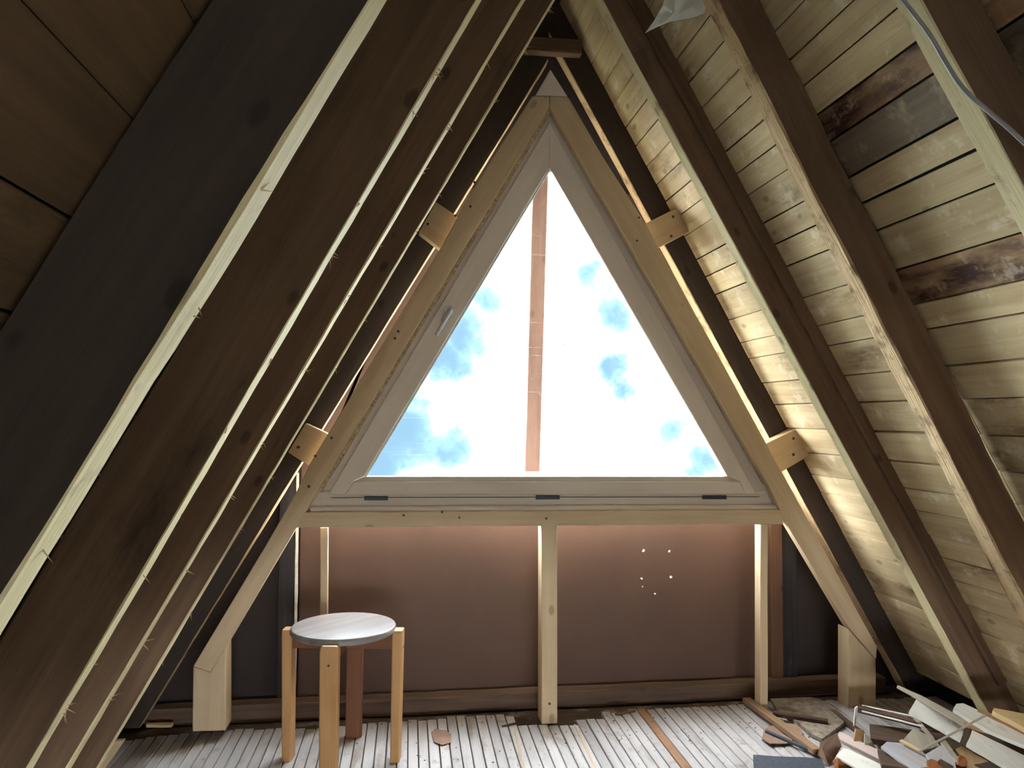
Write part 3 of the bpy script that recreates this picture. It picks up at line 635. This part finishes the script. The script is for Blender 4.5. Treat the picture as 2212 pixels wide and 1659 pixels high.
lath('scrap_board', (1900, 1640), (2280, 1690), 0, 0, .13, .02, 'scrapdark', 'dirty board under the white slats of the pile', za=.045, zb=.05)
lath('scrap_board', (1960, 1548), (2290, 1600), 0, 0, .12, .02, 'scrapdark', 'dirty board at the back of the pile below the tan board', za=.05, zb=.06)
lath('channel_strip', (1853, 1531), (1992, 1566), 0, 0, .03, .018, 'scrapdark', 'dark brown channel strip with shiny pale edges at the back left of the pile', za=.075, zb=.085)
lath('edge_strip', (1862, 1524), (1996, 1553), 0, 0, .006, .006, 'scrapwhite', 'thin pale strip along the upper edge of the dark channel strip', za=.088, zb=.098)
lath('edge_strip', (1862, 1536), (1996, 1570), 0, 0, .005, .005, 'scrapwhite', 'thin pale strip along the lower edge of the dark channel strip', za=.088, zb=.098)
pslab('white_splint', [(1845, 1568), (1848, 1529), (1853, 1526), (1851, 1545), (1848, 1567)], .03, 80, .006, 'scrapwhite', 'white upright splint at the left end of the dark channel strip')
lath('scrap_board', (2075, 1640), (2330, 1700), 0, 0, .10, .022, 'scrapdark', 'dirty board in the right heart of the pile under the widest white slat', za=.055, zb=.08)
lath('scrap_board', (2100, 1585), (2340, 1655), 0, 0, .10, .022, 'scrapdark', 'dirty board under the long white slat with the broken end', za=.12, zb=.14)
lath('scrap_board', (2100, 1556), (2340, 1620), 0, 0, .11, .022, 'scrapwood', 'stained board under the grey-tan plank at the right edge of the pile', za=.19, zb=.20)
pslab('plank_offcut', [(2111, 1537), (2112, 1531), (2250, 1580), (2250, 1606)], .25, 16, .014, 'scrapwood', 'grey-tan plank behind the right white slat of the pile')
pslab('cream_board', [(2144, 1535), (2147, 1529), (2250, 1548), (2250, 1592)], .27, 18, .016, 'cream', 'cream-coloured fresh board at the right edge of the pile')  # tan wood; the lit cream tone is put into its colour
pslab('thin_lath', [(1937, 1483), (1940, 1480), (1992, 1503), (2098, 1560), (2082, 1567), (1982, 1508)], .20, 7, .006, 'scrapgrey', 'long grey lath whose thin end sticks up leftmost at the top of the pile')
pslab('whitewashed_board', [(1964, 1536), (1980, 1509), (2084, 1569), (2075, 1598)], .165, 20, .012, 'scrapwhite', 'broad whitewashed slat with square ends, topmost on the pile')
pslab('whitewashed_board', [(2059, 1531), (2066, 1520), (2081, 1519), (2250, 1598), (2250, 1622), (2203, 1606), (2130, 1575)], .255, 16, .012, 'scrapwhite', 'long white slat with a broken left end, right of the topmost slat')
pslab('whitewashed_board', [(2088, 1606), (2100, 1577), (2260, 1655), (2260, 1710), (2168, 1653)], .17, 18, .012, 'scrapwhite', 'wide whitewashed slat at the lower right edge of the pile')
pslab('brown_chip', [(2076, 1602), (2085, 1571), (2099, 1575), (2088, 1608)], .17, 20, .008, 'scrapdark', 'small brown chip between the two whitewashed slats')
pslab('grey_strip', [(1972, 1548), (1980, 1549), (2018, 1594), (2012, 1596)], .10, 11, .006, 'scrapgrey', 'narrow grey strip running under the topmost white slat')
pslab('grey_offcut', [(1952, 1597), (1973, 1573), (2016, 1594), (2030, 1610), (1986, 1624)], .08, 12, .010, 'scrapgrey', 'square grey-tan offcut just left of the crosswise stick')
pslab('broken_board', [(1903, 1613), (1916, 1602), (1946, 1605), (2000, 1629), (2030, 1668), (1978, 1668)], .075, 9, .008, 'bluewhite', 'broken board with torn blue-white face in the middle of the pile')
pslab('orange_splint', [(1943, 1599), (1949, 1597), (1990, 1620), (1996, 1628)], .09, 11, .006, 'cream', 'thin pale orange splint at the edge of the square grey-tan offcut')
pslab('broken_board', [(2000, 1628), (2040, 1606), (2062, 1640), (2068, 1668), (2020, 1660)], .082, 9, .008, 'bluewhite', 'small torn whitish board below the crosswise stick')
pslab('grey_strip', [(2032, 1603), (2042, 1598), (2072, 1638), (2066, 1644)], .098, 11, .006, 'scrapgrey', 'short pinkish-grey strip below the middle of the crosswise stick')
pslab('tan_board', [(2064, 1618), (2076, 1612), (2155, 1655), (2150, 1670), (2100, 1668)], .085, 11, .010, 'scrapwood', 'tan-grey slat in front of the lower white slat')
pslab('brown_chip', [(2002, 1643), (2012, 1639), (2030, 1646), (2042, 1668), (2008, 1668)], .095, 15, .012, 'orange', 'curled orange-brown bark chip at the front of the pile')
pslab('brown_chip', [(2070, 1650), (2071, 1636), (2076, 1631), (2086, 1636), (2091, 1647), (2084, 1655)], .105, 55, .010, 'orange', 'round orange-brown chip right of the curled bark chip')
pslab('brown_chip', [(2026, 1644), (2032, 1639), (2060, 1655), (2050, 1664)], .10, 15, .008, 'scrapdark', 'dark square chip between the two orange-brown chips')
lath('thin_stick', (1985, 1623), (2130, 1545), 0, 0, .006, .006, 'scrapgrey', 'thin pale stick lying crosswise over the white slats', za=.12, zb=.275)
pslab('tan_offcut', [(1843, 1612), (1849, 1574), (1866, 1577), (1869, 1612)], .04, 60, .008, 'scrapwood', 'small upright tan offcut behind the pinkish strip')
pslab('grey_offcut', [(1868, 1612), (1868, 1584), (1878, 1592), (1892, 1616)], .045, 60, .006, 'scrapgrey', 'small grey triangular offcut right of the upright tan offcut')
pslab('pink_strip', [(1807, 1593), (1813, 1580), (1822, 1583), (1995, 1668), (1960, 1672)], .058, 11, .012, 'pink', 'long pinkish-white strip across the front of the pile')
pslab('white_block', [(1806, 1633), (1822, 1616), (1832, 1618), (1930, 1664), (1870, 1672)], .042, 9, .006, 'scrapwhite', 'pale wedge of wood below the pinkish strip')
pslab('brown_block', [(1812, 1662), (1810, 1638), (1866, 1665), (1866, 1680), (1815, 1680)], .012, 60, .03, 'orange', 'brown wooden block under the pale wedge')
o = pslab('blue_felt', [(1627, 1668), (1627, 1630), (1690, 1634), (1745, 1636), (1776, 1640), (1784, 1668)], .008, 6, .004, 'felt', 'blue-grey felt sheet at the lower left of the wood pile', 'felt')
# crumpled brown paper standing against the pile
pp = [(1774, 1604), (1790, 1592), (1807, 1583), (1817, 1612), (1808, 1638), (1787, 1655), (1772, 1630)]
o = pslab('brown_paper', pp, .06, 62, .002, 'paper', 'crumpled brown paper propped against the left of the wood pile', 'paper')
for v in o.data.vertices: v.co.z += .012*math.sin(v.co.x*60)+.008*math.cos(v.co.y*90)

# ------------------------------------------------------------------ cable and cobweb
cb = tube('cable', [at(1925, -30, 1.30), at(1968, 22, 1.30), at(2010, 78, 1.295), at(2052, 150, 1.29), at(2085, 196, 1.285), at(2130, 236, 1.28), at(2180, 278, 1.28), at(2240, 335, 1.28)], .0045, M['cable'])
tag(cb, 'thin grey cable running down beside the nearest right rafter', 'cable')
web_px = [(1393, 72), (1412, 46), (1432, 12), (1440, -20), (1475, -20), (1520, -20), (1528, 12), (1520, 30), (1490, 40), (1450, 46), (1420, 58)]
pts = [at(x_, y_, 2.05+.0006*(x_-1400)) for x_, y_ in web_px]; c_ = sum(pts, V())/len(pts); n = len(pts)
vs_ = [p-c_ for p in pts]+[(p-c_)*.5+V((0, .015*(-1)**k, .004*k % .01)) for k, p in enumerate(pts)]+[V((0, .02, 0))]; fs = []
for k in range(n): fs += [(k, (k+1) % n, n+(k+1) % n, n+k), (n+k, n+(k+1) % n, 2*n)]
o = mk('cobweb', vs_, fs, M['web'], None, Matrix.Translation(c_), smooth=True); tag(o, 'dusty white cobweb hanging between two right rafters at the top', 'cobweb')

# ------------------------------------------------------------------ unseen rear gable; its low opening is added to let in fill light
rear = thing('wall_rear', kind='structure')
RY = Y_REAR+.05
OX0, OX1, OZ0, OZ1 = XR-.85, XR+.85, .02, .38
def rz(x_): return ZR - abs(x_-XR)*tS + .14*1.6
lo_, hi_x = roofx(0, -1, .15), roofx(0, 1, .12)
prism('rear_sheet', [(lo_, 0, -.02), (OX0, 0, -.02), (OX0, 0, rz(OX0))], RY, RY+.02, M['sheet'], rear, grain=(0, 0, 1), bevel=0)
prism('rear_sheet', [(OX1, 0, -.02), (hi_x, 0, -.02), (OX1, 0, rz(OX1))], RY, RY+.02, M['sheet'], rear, grain=(0, 0, 1), bevel=0)
prism('rear_sheet', [(OX0, 0, -.02), (OX1, 0, -.02), (OX1, 0, OZ0), (OX0, 0, OZ0)], RY, RY+.02, M['sheet'], rear, grain=(0, 0, 1), bevel=0)
prism('rear_sheet', [(OX0, 0, OZ1), (OX1, 0, OZ1), (OX1, 0, rz(OX1)), (XR, 0, rz(XR)), (OX0, 0, rz(OX0))], RY, RY+.02, M['sheet'], rear, grain=(0, 0, 1), bevel=0)
portal('rear_portal', ((OX0+OX1)/2, RY-.03, (OZ0+OZ1)/2), (math.radians(90), 0, math.radians(180)), OX1-OX0, OZ1-OZ0)
portal('front_portal', (XR, WY+.08, 1.5), (math.radians(90), 0, 0), 1.75, 1.8)
